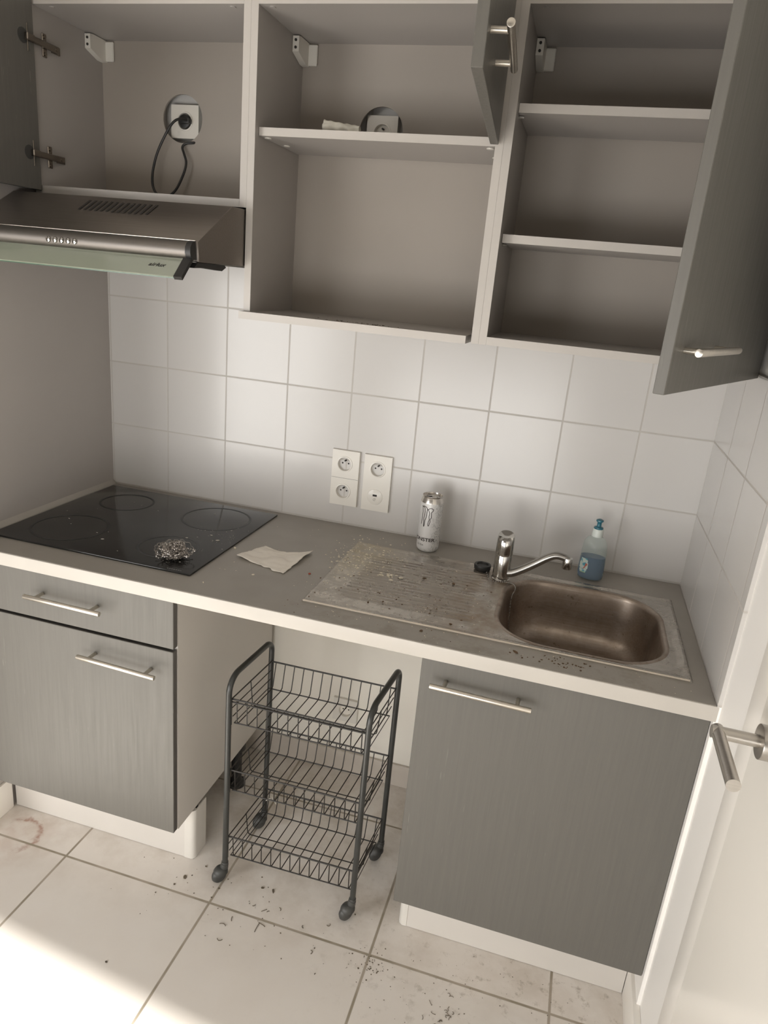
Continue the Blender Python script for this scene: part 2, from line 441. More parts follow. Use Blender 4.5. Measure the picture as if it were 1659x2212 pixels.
hob = thing('hob', (.31, -.30, H), 'black glass hob set into the left end of the worktop', 'hob')
b = B(); box(b, .012, .604, -.563, -.038, .9002, .9055, .0018, 2)
def hob_mat():
    n = NT('black hob glass'); P, s = n.pos()
    sm = n.mapr(n.noise(P, 7, 4, .6), .4, .7, 0, 1)
    n.set(color=n.mix(sm, (.010, .010, .0095), (.022, .021, .019)), rough=n.mapr(sm, 0, 1, .07, .2), spec=.5); return n.m
M_HOB = hob_mat(); obj('glass_plate', b, M_HOB, hob)
M_RING = plain('faint grey print', (.0075, .0075, .007), .30, var=.2, scale=30)
M_MARK = plain('pale print', (.30, .30, .28), .3, var=.1)
def ringmesh(cx, cy, r, w, z, a0=0, a1=360):
    b = B(); n = 72; st = (a1-a0)/n; pr = None
    for k in range(n+1):
        a = R(a0+st*k); c, s = math.cos(a), math.sin(a)
        p = [b.verts.new((cx+(r-w/2)*c, cy+(r-w/2)*s, z)), b.verts.new((cx+(r+w/2)*c, cy+(r+w/2)*s, z))]
        if pr: b.faces.new((pr[0], pr[1], p[1], p[0]))
        pr = p
    return b
for cx, cy, r in ((.462, -.168, .10), (.155, -.168, .078), (.155, -.43, .10), (.462, -.43, .078)):
    rb = ringmesh(cx, cy, r, .006, .9058)
    obj('burner_ring', rb, M_RING, hob, smooth=False)
b = B()
for k in range(7): box(b, .535+k*.006, .5385+k*.006, -.5545, -.5525, .9056, .9059)
obj('control_marks', b, M_MARK, hob, smooth=False)

# ================================================================== CABINET PIECES
def handle(parent, p0, p1, out, ins=.03, rb=.006, stand=.032):
    """bar handle from p0 to p1 (on the bar axis); out = unit vector away from the door"""
    p0, p1, out = Vector(p0), Vector(p1), Vector(out); d = (p1-p0).normalized(); b = B()
    cyl(b, p0, p1, rb, 20, bev=.0008)
    for p in (p0+d*ins, p1-d*ins): cyl(b, p-out*stand, p, rb*.78, 14)
    return obj('handle', b, M_STEEL, parent)
T = .018
def carcass(root, x0, x1, y0, y1, z0, z1, top=True, hole=None, bottom=True, yb=-.038, backm=None, M_CARC=M_CARC):
    for xa, xb in ((x0, x0+T), (x1-T, x1)):
        b = B(); box(b, xa, xb, y0+.001, y1, z0, z1, mi=0); box(b, xa+.0002, xb-.0002, y0, y0+.0012, z0, z1, mi=1)
        obj('side_panel', b, [M_CARC, M_EDGE], root, smooth=False)
    if top:
        b = B(); box(b, x0+T, x1-T, y0+.001, y1, z1-T, z1); box(b, x0+T, x1-T, y0, y0+.0012, z1-T, z1, mi=1); obj('top_panel', b, [M_CARC, M_EDGE], root, smooth=False)
    if bottom:
        b = B(); box(b, x0+T, x1-T, y0+.001, y1, z0, z0+T); box(b, x0+T, x1-T, y0, y0+.0012, z0, z0+T, mi=1); obj('bottom_panel', b, [M_CARC, M_EDGE], root, smooth=False)
    b = B(); xa, xb, za, zb = x0+T, x1-T, z0+(T if bottom else 0), z1-(T if top else 0)
    if hole:
        cx, cz, r = hole; s = r+.015
        holed(b, cx-s, cx+s, cz-s, cz+s, yb, cx, cz, r, depth=.006)
        for a in ((xa, cx-s, za, zb), (cx+s, xb, za, zb), (cx-s, cx+s, za, cz-s), (cx-s, cx+s, cz+s, zb)):
            b.faces.new([b.verts.new(p) for p in ((a[0], yb, a[2]), (a[1], yb, a[2]), (a[1], yb, a[3]), (a[0], yb, a[3]))])
        bmesh.ops.remove_doubles(b, verts=b.verts, dist=1e-6)
    else: box(b, xa, xb, yb, yb+.003, za, zb)
    obj('back_panel', b, backm or M_BACK, root, smooth=False)
def shelf(root, x0, x1, y0, y1, z0, name='shelf'):
    b = B(); box(b, x0, x1, y0+.001, y1, z0, z0+T); box(b, x0, x1, y0, y0+.0012, z0, z0+T, mi=1)
    return obj(name, b, [M_CARC, M_EDGE], root, smooth=False)
def bracket(root, x):
    b = B()
    extr(b, [(x, -.112, 2.150), (x, -.112, 2.184), (x, -.10, 2.186), (x, -.04, 2.186), (x, -.04, 2.134), (x, -.062, 2.134), (x, -.10, 2.146)], (.017, 0, 0))
    box(b, x+.015, x+.040, -.047, -.039, 2.136, 2.184, .002, 1)
    for z in (2.159, 2.175): cyl(b, (x+.0085, -.1115, z), (x+.0085, -.1135, z), .0033, 12, mi=1)
    obj('hanging_bracket', b, [M_PLAST, M_HOLE], root)
def hinged(M_, w, z0, z1, t=.018):
    """door slab in hinge space: hinge at the origin, slab along +x, outer face at y = 0, inner face at y = t"""
    b = B(); box(b, 0, w, 0, t, z0, z1, .0012, 1)
    bmesh.ops.transform(b, matrix=M_, verts=b.verts); return b
def hinge(door_o, root, zc, xs, xd):
    """cup on the door's inner face and cross mount on the side panel (door standing open at 90 degrees)"""
    b = B()
    cyl(b, (xd+.0008, -.348, zc), (xd-.001, -.348, zc), .0165, 24, mi=1)
    box(b, xd, xd+.0022, -.3355, -.3325, zc-.030, zc+.030, .0006, 1)
    box(b, xd, xd+.011, -.345, -.318, zc-.008, zc+.008, .002, 1)
    box(b, xs+.004, xs+.013, -.322, -.225, zc-.0075, zc+.0075, .002, 1)
    box(b, xs, xs+.004, -.278, -.262, zc-.026, zc+.026, .0015, 1)
    for z in (zc-.019, zc+.019): cyl(b, (xs+.004, -.270, z), (xs+.0065, -.270, z), .0042, 12)
    cyl(b, (xs+.013, -.237, zc), (xs+.0145, -.237, zc), .004, 12)
    box(b, xs, xs+.005, -.245, -.215, zc-.009, zc+.009, .001, 1)
    obj('hinge', b, [M_HINGE, M_DGREY], root)
M_HINGE = metal('hinge nickel', (.30, .265, .23), .25)

YU = -.3045; ZU = 1.5097; ZT = 2.206
# --- left upper unit over the hood
ua = thing('wall_cabinet', (.30, 0, 1.767), 'open grey wall cabinet above the cooker hood, plugged-in socket inside, door swung left', 'cabinet', 'open wall cabinets')
carcass(ua, 0, .6, YU, -.001, 1.767, ZT, hole=(.2690, 2.0035, .0605))
bracket(ua, T+.001)
b = B(); box(b, .006, .0245, -.905, -.3105, 1.772, 2.204, .001, 1)
dl = obj('door', b, M_DOOR, ua)
for zc in (2.110, 1.856): hinge(dl, ua, zc, T, .0245)
handle(dl, (-.0105, -.88, 1.83), (-.0105, -.66, 1.83), (-1, 0, 0), stand=.0165)
for x in (.545, .06):
    b = B(); cyl(b, (x, -.285, 2.1879), (x, -.285, 2.1862), .007, 14); obj('screw_cap', b, M_CARC, ua)

# --- middle upper unit
ub = thing('wall_cabinet', (.90, 0, ZU), 'taller middle wall cabinet, open, one shelf and a bare lower bay with slipped bottom board', 'cabinet', 'open wall cabinets')
carcass(ub, .6, 1.2, YU, -.001, ZU, ZT, hole=(.8425, 1.992, .0585), bottom=False)
shelf(ub, .619, 1.181, -.285, -.046, 1.928)
o = shelf(ub, .5925, 1.171, YU-.012, -.008, ZU-.002, 'bottom_panel')
bracket(ub, .6+T+.001)
for p in ((.632, -.262), (.640, -.17), (1.166, -.262), (1.164, -.15)):
    b = B(); cyl(b, (p[0], p[1], 1.9279), (p[0], p[1], 1.9255), .0085, 18, bev=.0008); obj('shelf_cap', b, M_PLAST, ub)
b = B(); cyl(b, (.643, -.285, 2.1879), (.643, -.285, 2.1862), .007, 14); obj('screw_cap', b, M_CARC, ub)
# its door, hinged right, open a little past square
th = math.atan2(.86-.31, -(1.217-1.172)); hingeM = Matrix.Translation((1.190, -.312, 0)) @ Matrix.Rotation(-math.atan2(.548, .046), 4, 'Z')
b = B(); box(b, 0, .552, -.018, 0, 1.927, 2.204, .001, 1); bmesh.ops.transform(b, matrix=hingeM, verts=b.verts)
dm = obj('door', b, M_DOOR, ub)
hb = hingeM @ Vector((.536, .030, 1.988)); ha = hingeM @ Vector((.313, .030, 1.988)); on = (hingeM.to_3x3() @ Vector((0, 1, 0)))
handle(dm, hb, ha, on, ins=.032, rb=.0063)
b = B(); box(b, 1.168, 1.182, -.318, -.29, 1.946, 1.966, .002, 1); obj('hinge', b, M_HINGE, ub)

# --- right upper unit
uc = thing('wall_cabinet', (1.5, 0, ZU), 'right-hand wall cabinet with two shelves, tall door half open against the side wall', 'cabinet', 'open wall cabinets')
carcass(uc, 1.2, 1.8, YU, -.001, ZU, ZT)
shelf(uc, 1.219, 1.781, -.274, -.045, 1.9975); shelf(uc, 1.2195, 1.781, -.272, -.045, 1.7355)
bracket(uc, 1.2+T+.001)
for z in (1.9975, 1.7355):
    b = B(); cyl(b, (1.218, -.25, z-.004), (1.229, -.25, z-.004), .0028, 10); obj('shelf_pin', b, M_CHROME, uc)
b = B(); cyl(b, (1.25, -.285, 2.1879), (1.25, -.285, 2.1862), .007, 14); obj('screw_cap', b, M_CARC, uc)
hp = Vector((1.8035, -.3065)); fp = Vector((1.5655, -.8427)); dv = (fp-hp); wd = dv.length; an = math.atan2(dv.y, dv.x)
DM = Matrix.Translation((hp.x, hp.y, 0)) @ Matrix.Rotation(an, 4, 'Z')
b = B(); box(b, 0, wd, -.018, 0, 1.504, 2.204, .001, 1); bmesh.ops.transform(b, matrix=DM, verts=b.verts)
dr = obj('door', b, M_DOOR, uc)
on = DM.to_3x3() @ Vector((0, 1, 0))
handle(dr, DM @ Vector((wd-.022, .030, 1.570)), DM @ Vector((wd-.246, .030, 1.571)), on, ins=.03, rb=.0063)

# ================================================================== BASE UNITS
YD = -.631
ba = thing('base_cabinet', (.30, -.3, .17), 'left base cabinet under the hob, one drawer over a wide grey door', 'cabinet', 'base cabinets under the worktop')
carcass(ba, XL+.002, .6, -.611, -.03, .172, .864, top=False, hole=None, yb=-.045, M_CARC=M_CARC_LIT)
def front(name, x0, x1, z0, z1, root):
    b = B(); box(b, x0, x1, YD, YD+.018, z0, z1, .0012, 1)
    for f in b.faces:
        f.material_index = 1 if abs(f.normal.y) < .5 else 0
    return obj(name, b, [M_DOOR, M_DEDGE], root)
dw = front('drawer', XL+.004, .5995, .7305, .860, ba); handle(dw, (.199, -.664, .8035), (.418, -.664, .8015), (0, -1, 0))
dd = front('door', XL+.004, .5985, .174, .7225, ba); handle(dd, (.347, -.664, .6685), (.567, -.664, .6615), (0, -1, 0))
for x, y in ((.05, -.46), (.555, -.46), (.05, -.09), (.568, -.20)):
    b = B(); lathe(b, [(0, 0), (.030, 0), (.030, .010), (.017, .018), (.017, .13), (.028, .14), (.028, .1715), (0, .1715)], (x, y, 0), 20)
    obj('adjustable_leg', b, M_BLACK, ba)
bc = thing('base_cabinet', (1.5, -.3, .17), 'right base cabinet under the sink, one large grain-scratched door with bar handle', 'cabinet', 'base cabinets under the worktop')
carcass(bc, 1.2115, 1.8025, -.611, -.03, .172, .864, top=False, yb=-.045, M_CARC=M_CARC_LIT)
dd = front('door', 1.2115, 1.8028, .174, .860, bc); handle(dd, (1.240, -.664, .813), (1.458, -.664, .8085), (0, -1, 0))
for x, y in ((1.26, -.46), (1.76, -.46), (1.25, -.09), (1.76, -.09)):
    b = B(); lathe(b, [(0, 0), (.030, 0), (.030, .010), (.017, .018), (.017, .13), (.028, .14), (.028, .1715), (0, .1715)], (x, y, 0), 16)
    obj('adjustable_leg', b, M_BLACK, bc)
M_PLIN = plain('pale plinth laminate', (.62, .59, .55), .38, var=.03, scale=5)
def plinth(x0, x1, side, t):
    b = B(); box(b, x0, x1, -.535, -.519, .001, .1705); t = obj('plinth', b, M_PLIN, t, smooth=False)
    b = B()
    if side > 0:
        pts = [(x1-.002, -.5365, .001)]+[v for v in arc((x1+.014, -.5215, .001), .015, -90, 0, 8, 'xy')]+[(x1+.029, -.47, .001), (x1+.026, -.47, .001), (x1+.026, -.519, .001), (x1-.002, -.519, .001)]
    else:
        pts = [(x0+.002, -.5365, .001)]+[v for v in arc((x0-.006, -.5215, .001), .015, -90, -180, 8, 'xy')]+[(x0-.021, -.47, .001), (x0-.018, -.47, .001), (x0-.018, -.519, .001), (x0+.002, -.519, .001)]
    extr(b, pts, (0, 0, .167)); obj('corner_cap', b, plain('white plinth corner', (.66, .635, .59), .3, var=.02), t)
plinth(XL+.010, .577, 1, ba)
plinth(1.236, 1.7945, -1, bc)

# ================================================================== COOKER HOOD
hd = thing('cooker_hood', (.3, -.3, 1.63), 'slim stainless cooker hood with pulled-out glass visor, left of the middle cabinet', 'cooker hood')
b = B()
HP = [(-.002, 1.766), (-.370, 1.762), (-.5265, 1.674), (-.520, 1.632), (-.002, 1.6315)]
extr(b, [(-.012, y, z) for y, z in HP], (.6095, 0, 0)); bmesh.ops.bevel(b, geom=[e for e in b.edges], offset=.0012, segments=1, affect='EDGES')
obj('hood_body', b, M_HOOD, hd)
# louvre slots on the sloping top
b = B(); sl = Vector((0, -.5265+.370, 1.674-1.762)).normalized(); nn = Vector((0, sl.z, -sl.y))
for k in range(13):
    xx = .2265+k*.0152
    p0 = Vector((xx, -.390, 1.762+(-.390+.370)*(1.674-1.762)/(-.5265+.370))); p1 = p0+sl*.052
    q = [p0+nn*.0006, p0+Vector((.0062, 0, 0))+nn*.0006, p1+Vector((.0062, 0, 0))+nn*.0006, p1+nn*.0006]
    extr(b, q, nn*.0006)
obj('vent_slots', b, M_HOLE, hd, smooth=False)
# rounded front rail
b = B(); prof = [(-.522, 1.6745), (-.531, 1.6738), (-.541, 1.669), (-.5475, 1.660), (-.5485, 1.650), (-.545, 1.6415), (-.538, 1.637), (-.522, 1.6365)]
extr(b, [(-.012, y, z) for y, z in prof], (.592, 0, 0)); obj('front_rail', b, M_RAIL, hd, ang=50)
b = B(); sweep(b, [(-.012, -.5262, 1.6752), (.592, -.5262, 1.6752)], .0009, 6); obj('rail_highlight', b, M_STEEL, hd)  # thin bright rod drawn as the highlight along the rail's top edge
b = B(); prof2 = [(y*1+(.0008 if y > -.53 else -.0008), z+(.0008 if z > 1.655 else -.0008)) for y, z in prof]
extr(b, [(.580, y, z) for y, z in prof2], (.013, 0, 0)); obj('rail_end_cap', b, M_BLACK, hd)
for k in range(5):
    xx = .2345+k*.0172
    b = B(); cyl(b, (xx, -.5460, 1.6512), (xx, -.5525, 1.6512), .0062, 20, bev=.0022); obj('button', b, M_CHROME, hd)
# glass visor on its black side arms
V0, V1 = Vector((0, -.530, 1.6335)), Vector((0, -.5745, 1.5955))
b = B(); vn = (V1-V0).normalized().cross(Vector((1, 0, 0)))
extr(b, [V0+Vector((-.005, 0, 0)), V0+Vector((.572, 0, 0)), V1+Vector((.588, 0, 0)), V1+Vector((-.005, 0, 0))], vn*.004)
n = NT('pale green visor glass'); n.set(color=(.42, .46, .36), rough=.08, spec=.6, alpha=.52)
vis = obj('visor', b, n.m, hd, smooth=False)
b = B(); extr(b, [V1+Vector((-.005, -.0006, -.0012)), V1+Vector((.588, -.0006, -.0012)), V1+Vector((.588, .0026, -.0012)), V1+Vector((-.005, .0026, -.0012))], (0, 0, .0032))
obj('glass_edge', b, plain('dark green glass edge', (.07, .13, .09), .2, var=.05), vis, smooth=False)
for s_, x0 in ((1, .572), (-1, .0)):
    b = B()
    extr(b, [V0+Vector((x0, -.001, .004)), V0+Vector((x0+.020, -.001, .004)), V1+Vector((x0+.020, -.003, -.003)), V1+Vector((x0, -.003, -.003))], vn*.008)
    extr(b, [(x0+.006, -.522, 1.6305), (x0+.006, -.40, 1.6305), (x0+.006, -.392, 1.6255), (x0+.006, -.412, 1.617), (x0+.006, -.50, 1.6205), (x0+.006, -.538, 1.619)], (.018, 0, 0))
    obj('side_arm', b, M_BLACK, hd, smooth=False)
b = B(); box(b, .02, .58, -.50, -.03, 1.6285, 1.6315); obj('grease_filter', b, plain('filter aluminium', (.5, .48, .45), .5, metal=.6), hd, smooth=False)
def text(name, body, size, M_, mat_, parent, ext=.0004, align='CENTER', shear=0, off=0, xs=1.0):
    c = bpy.data.curves.new(name+'_c', 'FONT'); c.body = body; c.size = size; c.extrude = ext; c.align_x = align; c.shear = shear; c.offset = off
    t = bpy.data.objects.new(name+'_t', c); COL.objects.link(t)
    dg = bpy.context.evaluated_depsgraph_get(); me = bpy.data.meshes.new_from_object(t.evaluated_get(dg)); bpy.data.objects.remove(t)
    b = B(); b.from_mesh(me); bpy.data.meshes.remove(me)
    bmesh.ops.scale(b, vec=(xs, 1, 1), verts=b.verts)
    if M_ is not None: bmesh.ops.transform(b, matrix=M_, verts=b.verts)
    return b if parent is False else obj(name, b, mat_, parent, smooth=False)
vd = (V0-V1).normalized(); fwd = -vn if vn.y > 0 else vn
TM = Matrix((Vector((1, 0, 0)), vd, Vector((1, 0, 0)).cross(vd))).transposed().to_4x4(); TM.translation = V1*.55+V0*.45+Vector((.5145, 0, 0))+Vector((1, 0, 0)).cross(vd)*.0046
text('lettering', 'airlux', .0155, TM, M_BLACK, vis, shear=.3, xs=1.15)

# ================================================================== SOCKETS
def socket_cup(b, cx, cz, y, r=.0205, mi=0, mh=1, pin=True):
    """recessed french socket: raised rim, cup and holes; front face at y, looking to -y"""
    pr = [(r+.0045, 0), (r+.0040, -.0016), (r+.0008, -.0020), (r, -.0012), (r-.0006, .0100), (0, .0105)]
    rings = []
    for rr, dy in pr:
        if rr == 0: rings.append([b.verts.new((cx, y+dy, cz))]); continue
        rings.append([b.verts.new((cx+rr*math.cos(2*math.pi*k/40), y+dy, cz+rr*math.sin(2*math.pi*k/40))) for k in range(40)])
    for a, c in zip(rings, rings[1:]):
        for k in range(40):
            k2 = (k+1) % 40
            if len(c) == 1: b.faces.new((a[k], a[k2], c[0])).material_index = mi
            else: b.faces.new((a[k], a[k2], c[k2], c[k])).material_index = mi
    for s in (-1, 1): cyl(b, (cx+s*.0095, y+.0102, cz+.001), (cx+s*.0095, y+.0094, cz+.001), .0027, 12, mi=mh)
    if pin: cyl(b, (cx+.001, y+.0104, cz+.0105), (cx+.001, y-.0005, cz+.0105), .0024, 12, mi=mh)
def plate_part(root, x0, x1, z0, z1, cells, y=-.0095, r=.0205):
    b = B(); n = len(cells); hgt = (z1-z0)/n
    for i, (cx, cz) in enumerate(cells):
        za, zb = z0+i*hgt, z0+(i+1)*hgt
        if cx is None:
            b.faces.new([b.verts.new(p) for p in ((x0, y, za), (x1, y, za), (x1, y, zb), (x0, y, zb))]); continue
        holed(b, x0, x1, za, zb, y, cx, cz, r, depth=0)
    bmesh.ops.remove_doubles(b, verts=b.verts, dist=1e-6)
    c = [Vector((x0, y, z0)), Vector((x1, y, z0)), Vector((x1, y, z1)), Vector((x0, y, z1))]
    o = [Vector((x0-.001, -.0003, z0-.001)), Vector((x1+.001, -.0003, z0-.001)), Vector((x1+.001, -.0003, z1+.001)), Vector((x0-.001, -.0003, z1+.001))]
    for k in range(4):
        b.faces.new([b.verts.new(p) for p in (c[k], o[k], o[(k+1) % 4], c[(k+1) % 4])])
    return obj('faceplate', b, M_SOCK, root, smooth=False)
s1 = thing('wall_socket', (.805, 0, 1.049), 'white double power socket, left of the pair on the tiled splashback', 'socket', 'white wall sockets')
cz1, cz2 = 1.0065, 1.0925
plate_part(s1, .762, .848, .9635, 1.1355, [(.802, 1.0075), (.8025, 1.0935)])
b = B(); box(b, .7625, .8475, -.0099, -.0094, 1.0492, 1.0498); obj('seam', b, M_HOLE, s1, smooth=False); tag(s1.children[-1], 'fine joint between the two halves')
for cz in (1.0075, 1.0935):
    b = B(); socket_cup(b, .802, cz, -.0095); obj('socket_insert', b, [M_SOCK, M_HOLE], s1)
s2 = thing('wall_socket', (.9065, 0, 1.049), 'white plate with one power socket above a USB port, right of the pair', 'socket', 'white wall sockets')
plate_part(s2, .8635, .9495, .9625, 1.1345, [(None, None), (.9065, 1.0925)])
b = B(); socket_cup(b, .9065, 1.0925, -.0095); obj('socket_insert', b, [M_SOCK, M_HOLE], s2)
b = B()
lp = [(.0245, 0), (.0240, .0010), (.0232, .0014), (0, .0014)]
lathe(b, lp, (0, 0, 0), 40, M=Matrix.Translation((.905, -.0095, 1.0065)) @ Matrix.Rotation(R(90), 4, 'X'))
u_ = obj('usb_insert', b, M_SOCK, s2)
b = B(); box(b, .8985, .9115, -.01125, -.0108, 1.0085, 1.0145); obj('usb_port', b, M_HOLE, u_, smooth=False)
b = B(); sweep(b, arc((.9045, -.0111, .9985), .0036, 20, 330, 12), .0005, 6); sweep(b, [(.9045, -.0111, .9985), (.909, -.0111, 1.0025)], .0004, 6)
obj('charge_symbol', b, plain('grey print', (.3, .28, .25), .5), u_)
s3 = thing('wall_socket', (.868, 0, .244), 'low white power socket on the bare wall behind the trolley', 'socket', 'white wall sockets')
plate_part(s3, .8255, .9105, .2025, .2865, [(.868, .2425)])
b = B(); socket_cup(b, .868, .2425, -.0095); obj('socket_insert', b, [M_SOCK, M_HOLE], s3)
s4 = thing('wall_socket', (.266, 0, 2.0), 'white power socket seen through the round hole above the cooker hood', 'socket', 'white wall sockets')
plate_part(s4, .2235, .3085, 1.9575, 2.0415, [(.266, 2.0005)], y=-.0215)
b = B(); socket_cup(b, .266, 2.0005, -.0215); obj('socket_insert', b, [M_SOCK, M_HOLE], s4)
s5 = thing('wall_socket', (.840, 0, 1.99), 'empty white power socket peeking over the middle cabinet shelf', 'socket', 'white wall sockets')
plate_part(s5, .7985, .8815, 1.950, 2.0335, [(.840, 1.9925)], y=-.0215)
b = B(); socket_cup(b, .840, 1.9925, -.0215); obj('socket_insert', b, [M_SOCK, M_HOLE], s5)
# plug and flex of the hood
pg = thing('power_plug', (.268, -.03, 2.0), 'black plug and looping black cable in the socket above the hood', 'plug')
b = B(); cyl(b, (.268, -.012, 2.0), (.268, -.030, 1.9995), .0175, 24, bev=.003)
box(b, .262, .290, -.041, -.024, 1.9925, 2.0065, .004, 2)
obj('plug_body', b, M_BLACK, pg)
b = B()
cp = [(.286, -.034, 2.000), (.272, -.055, 2.000), (.256, -.066, 1.988), (.2358, -.07, 1.9577), (.2093, -.07, 1.9103), (.1945, -.07, 1.8625), (.1936, -.07, 1.8267), (.2075, -.07, 1.8045),
      (.2377, -.07, 1.7990), (.267, -.07, 1.8188), (.2888, -.066, 1.8614), (.2931, -.060, 1.8908), (.2830, -.054, 1.9136), (.2755, -.050, 1.9306), (.284, -.046, 1.9410), (.300, -.041, 1.9440), (.312, -.030, 1.9470)]
sweep(b, smoothpath(cp, 6), .0034, 10); obj('cable', b, M_BLACK, pg)

# ================================================================== SINK
SX0, SX1, SY0, SY1 = .900, 1.7685, -.567, -.132
BC, BH, BR = Vector((1.5365, -.352)), Vector((.190, .187)), .118
def rr_sdf(x, y, c, h, r):
    qx, qy = abs(x-c.x)-h.x+r, abs(y-c.y)-h.y+r
    return math.hypot(max(qx, 0), max(qy, 0))+min(max(qx, qy), 0)-r
def sst(a, b_, v):
    t = max(0, min(1, (v-a)/(b_-a))); return t*t*(3-2*t)
def deck_z(x, y):
    e = min(x-SX0, SX1-x, y-SY0, SY1-y)
    z = H+.0006+.0026*sst(0, .0035, e)-.0028*sst(.008, .022, e)
    # ribbed drainer field
    fx = sst(.955, .985, x)*(1-sst(1.262, 1.300, x)); fy = sst(-.510, -.495, y)*(1-sst(-.205, -.190, y))
    if fx*fy > 0:
        z += fx*fy*(.0034*(math.cos((y+.505)/.0182*2*math.pi)*.5+.5)**2-.0016)
    # raised bead round the bowl platform
    d = rr_sdf(x, y, Vector((1.540, -.350)), Vector((.222, .212)), .10)
    z += .0014*math.exp(-(d/.007)**2)*(1 if x > 1.42 else sst(1.36, 1.42, x))
    return z
sk = thing('sink', (1.33, -.35, H), 'stainless inset sink with grimy ribbed drainer, bowl on the right', 'sink')
b = B(); nx, ny = 200, 260; V = {}
for i in range(nx+1):
    for j in range(ny+1):
        x = SX0+(SX1-SX0)*i/nx; y = SY0+(SY1-SY0)*j/ny
        if rr_sdf(x, y, BC, BH, BR) < .0015: continue
        V[i, j] = b.verts.new((x, y, deck_z(x, y)))
for i in range(nx):
    for j in range(ny):
        q = [(i, j), (i+1, j), (i+1, j+1), (i, j+1)]
        if all(k in V for k in q): b.faces.new([V[k] for k in q])
per = [(i, 0) for i in range(nx)]+[(nx, j) for j in range(ny)]+[(i, ny) for i in range(nx, 0, -1)]+[(0, j) for j in range(ny, 0, -1)]
lo = {k: b.verts.new((V[k].co.x, V[k].co.y, H-.0002)) for k in per}
for a, c in zip(per, per[1:]+per[:1]): b.faces.new((V[a], lo[a], lo[c], V[c]))
obj('drainer_deck', b, M_SINK, sk, ang=60)
def rr_loop(c, h, r, n=72):
    pts = []; q = n//4
    for cx, cy, a0 in ((h.x-r, h.y-r, 0), (-h.x+r, h.y-r, 90), (-h.x+r, -h.y+r, 180), (h.x-r, -h.y+r, 270)):
        for k in range(q):
            a = R(a0+90*k/(q-1)); pts.append((c.x+cx+r*math.cos(a), c.y+cy+r*math.sin(a)))
    return pts
b = B(); rings = []
for off, dz in ((.0105, -.0004), (.0085, .0012), (.004, .0018), (0, .0010), (-.003, -.003), (-.005, -.010), (-.011, -.07), (-.018, -.115), (-.032, -.138), (-.055, -.1475), (-.09, -.150), (-.13, -.1515)):
    h = BH+Vector((off, off)); r = max(.03, BR+off)
    rings.append([b.verts.new((x, y, H+dz)) for x, y in rr_loop(BC, h, r)])
for a, c in zip(rings, rings[1:]):
    for k in range(len(a)): b.faces.new((a[k], a[(k+1) % len(a)], c[(k+1) % len(a)], c[k]))
b.faces.new(rings[-1][::-1])
bmesh.ops.remove_doubles(b, verts=b.verts, dist=1e-6)
obj('bowl', b, M_BASIN, sk, ang=60)
b = B(); lathe(b, [(.040, .0005), (.037, .0028), (.030, .001), (.026, -.003), (0, -.003)], (1.665, -.40, H-.1512), 32); obj('drain', b, M_CHROME, sk)
b = B(); sweep(b, [(SX0+.003, SY0+.0008, H+.0026), (SX1-.006, SY0+.0008, H+.0026)], .0023, 10); obj('front_rim', b, plain('rim steel with sun glint', (.72, .64, .54), .3, metal=.35, var=.04), sk)  # cream tone stands in for the sun patch reflected in the rim

# tap
tp = thing('mixer_tap', (1.325, -.205, H), 'chrome single-lever mixer tap standing at the back of the sink', 'tap')
b = B(); lathe(b, [(0, .001), (.0245, .001), (.0245, .004), (.0225, .006), (.0222, .070), (.0215, .072)], (1.325, -.205, H), 40); obj('tap_body', b, M_CHROME, tp)
b = B(); lathe(b, [(.0208, .070), (.0222, .073), (.0226, .076), (.0226, .112), (.0218, .122)]+[(.0205, .126), (.014, .124), (.008, .121), (0, .120)], (1.325, -.205, H), 40)
for v in b.verts:                                     # slanted cut of the lever cap
    if v.co.z > H+.110: v.co.z += (v.co.y+.205)*.30-(.006 if v.co.y < -.215 else 0)
obj('lever_cap', b, M_CHROME, tp)
b = B(); sp = smoothpath([(1.335, -.208, .921), (1.358, -.212, .928), (1.40, -.213, .957), (1.437, -.214, .986), (1.458, -.214, .9965), (1.478, -.214, .995), (1.490, -.214, .989)], 6)
sweep(b, sp, .0085, 16, radii=[.0115-.0022*i/len(sp) for i in range(len(sp))]); obj('spout', b, metal('dull chrome spout', (.40, .385, .36), .27), tp)
b = B(); cyl(b, (1.4885, -.214, .996), (1.4885, -.214, .966), .0122, 24, bev=.001); obj('aerator', b, M_CHROME, tp)

# plug with its ball chain
pl = thing('sink_plug', (1.270, -.165, H), 'round black rubber plug lying behind the drainer beside the tap', 'plug')
b = B(); lathe(b, [(0, 0), (.019, 0), (.0225, .004), (.0235, .013), (.0225, .016), (.016, .0165), (.014, .013), (0, .013)], (1.270, -.165, H+.0008), 32); obj('stopper', b, M_BLACK, pl)
b = B()
cpth = smoothpath([(1.283, -.180, H+.006), (1.30, -.235, H+.005), (1.33, -.236, H+.005), (1.352, -.228, H+.004), (1.366, -.238, H+.004), (1.371, -.262, H+.002), (1.3665, -.30, H-.004), (1.368, -.325, H-.03), (1.372, -.335, H-.07), (1.38, -.34, H-.11)], 5)
for p in cpth[::1]:
    bmesh.ops.create_icosphere(b, subdivisions=1, radius=.0021, matrix=Matrix.Translation(p))
sweep(b, cpth, .0007, 5); obj('ball_chain', b, metal('dark chain', (.22, .20, .18), .35), pl)

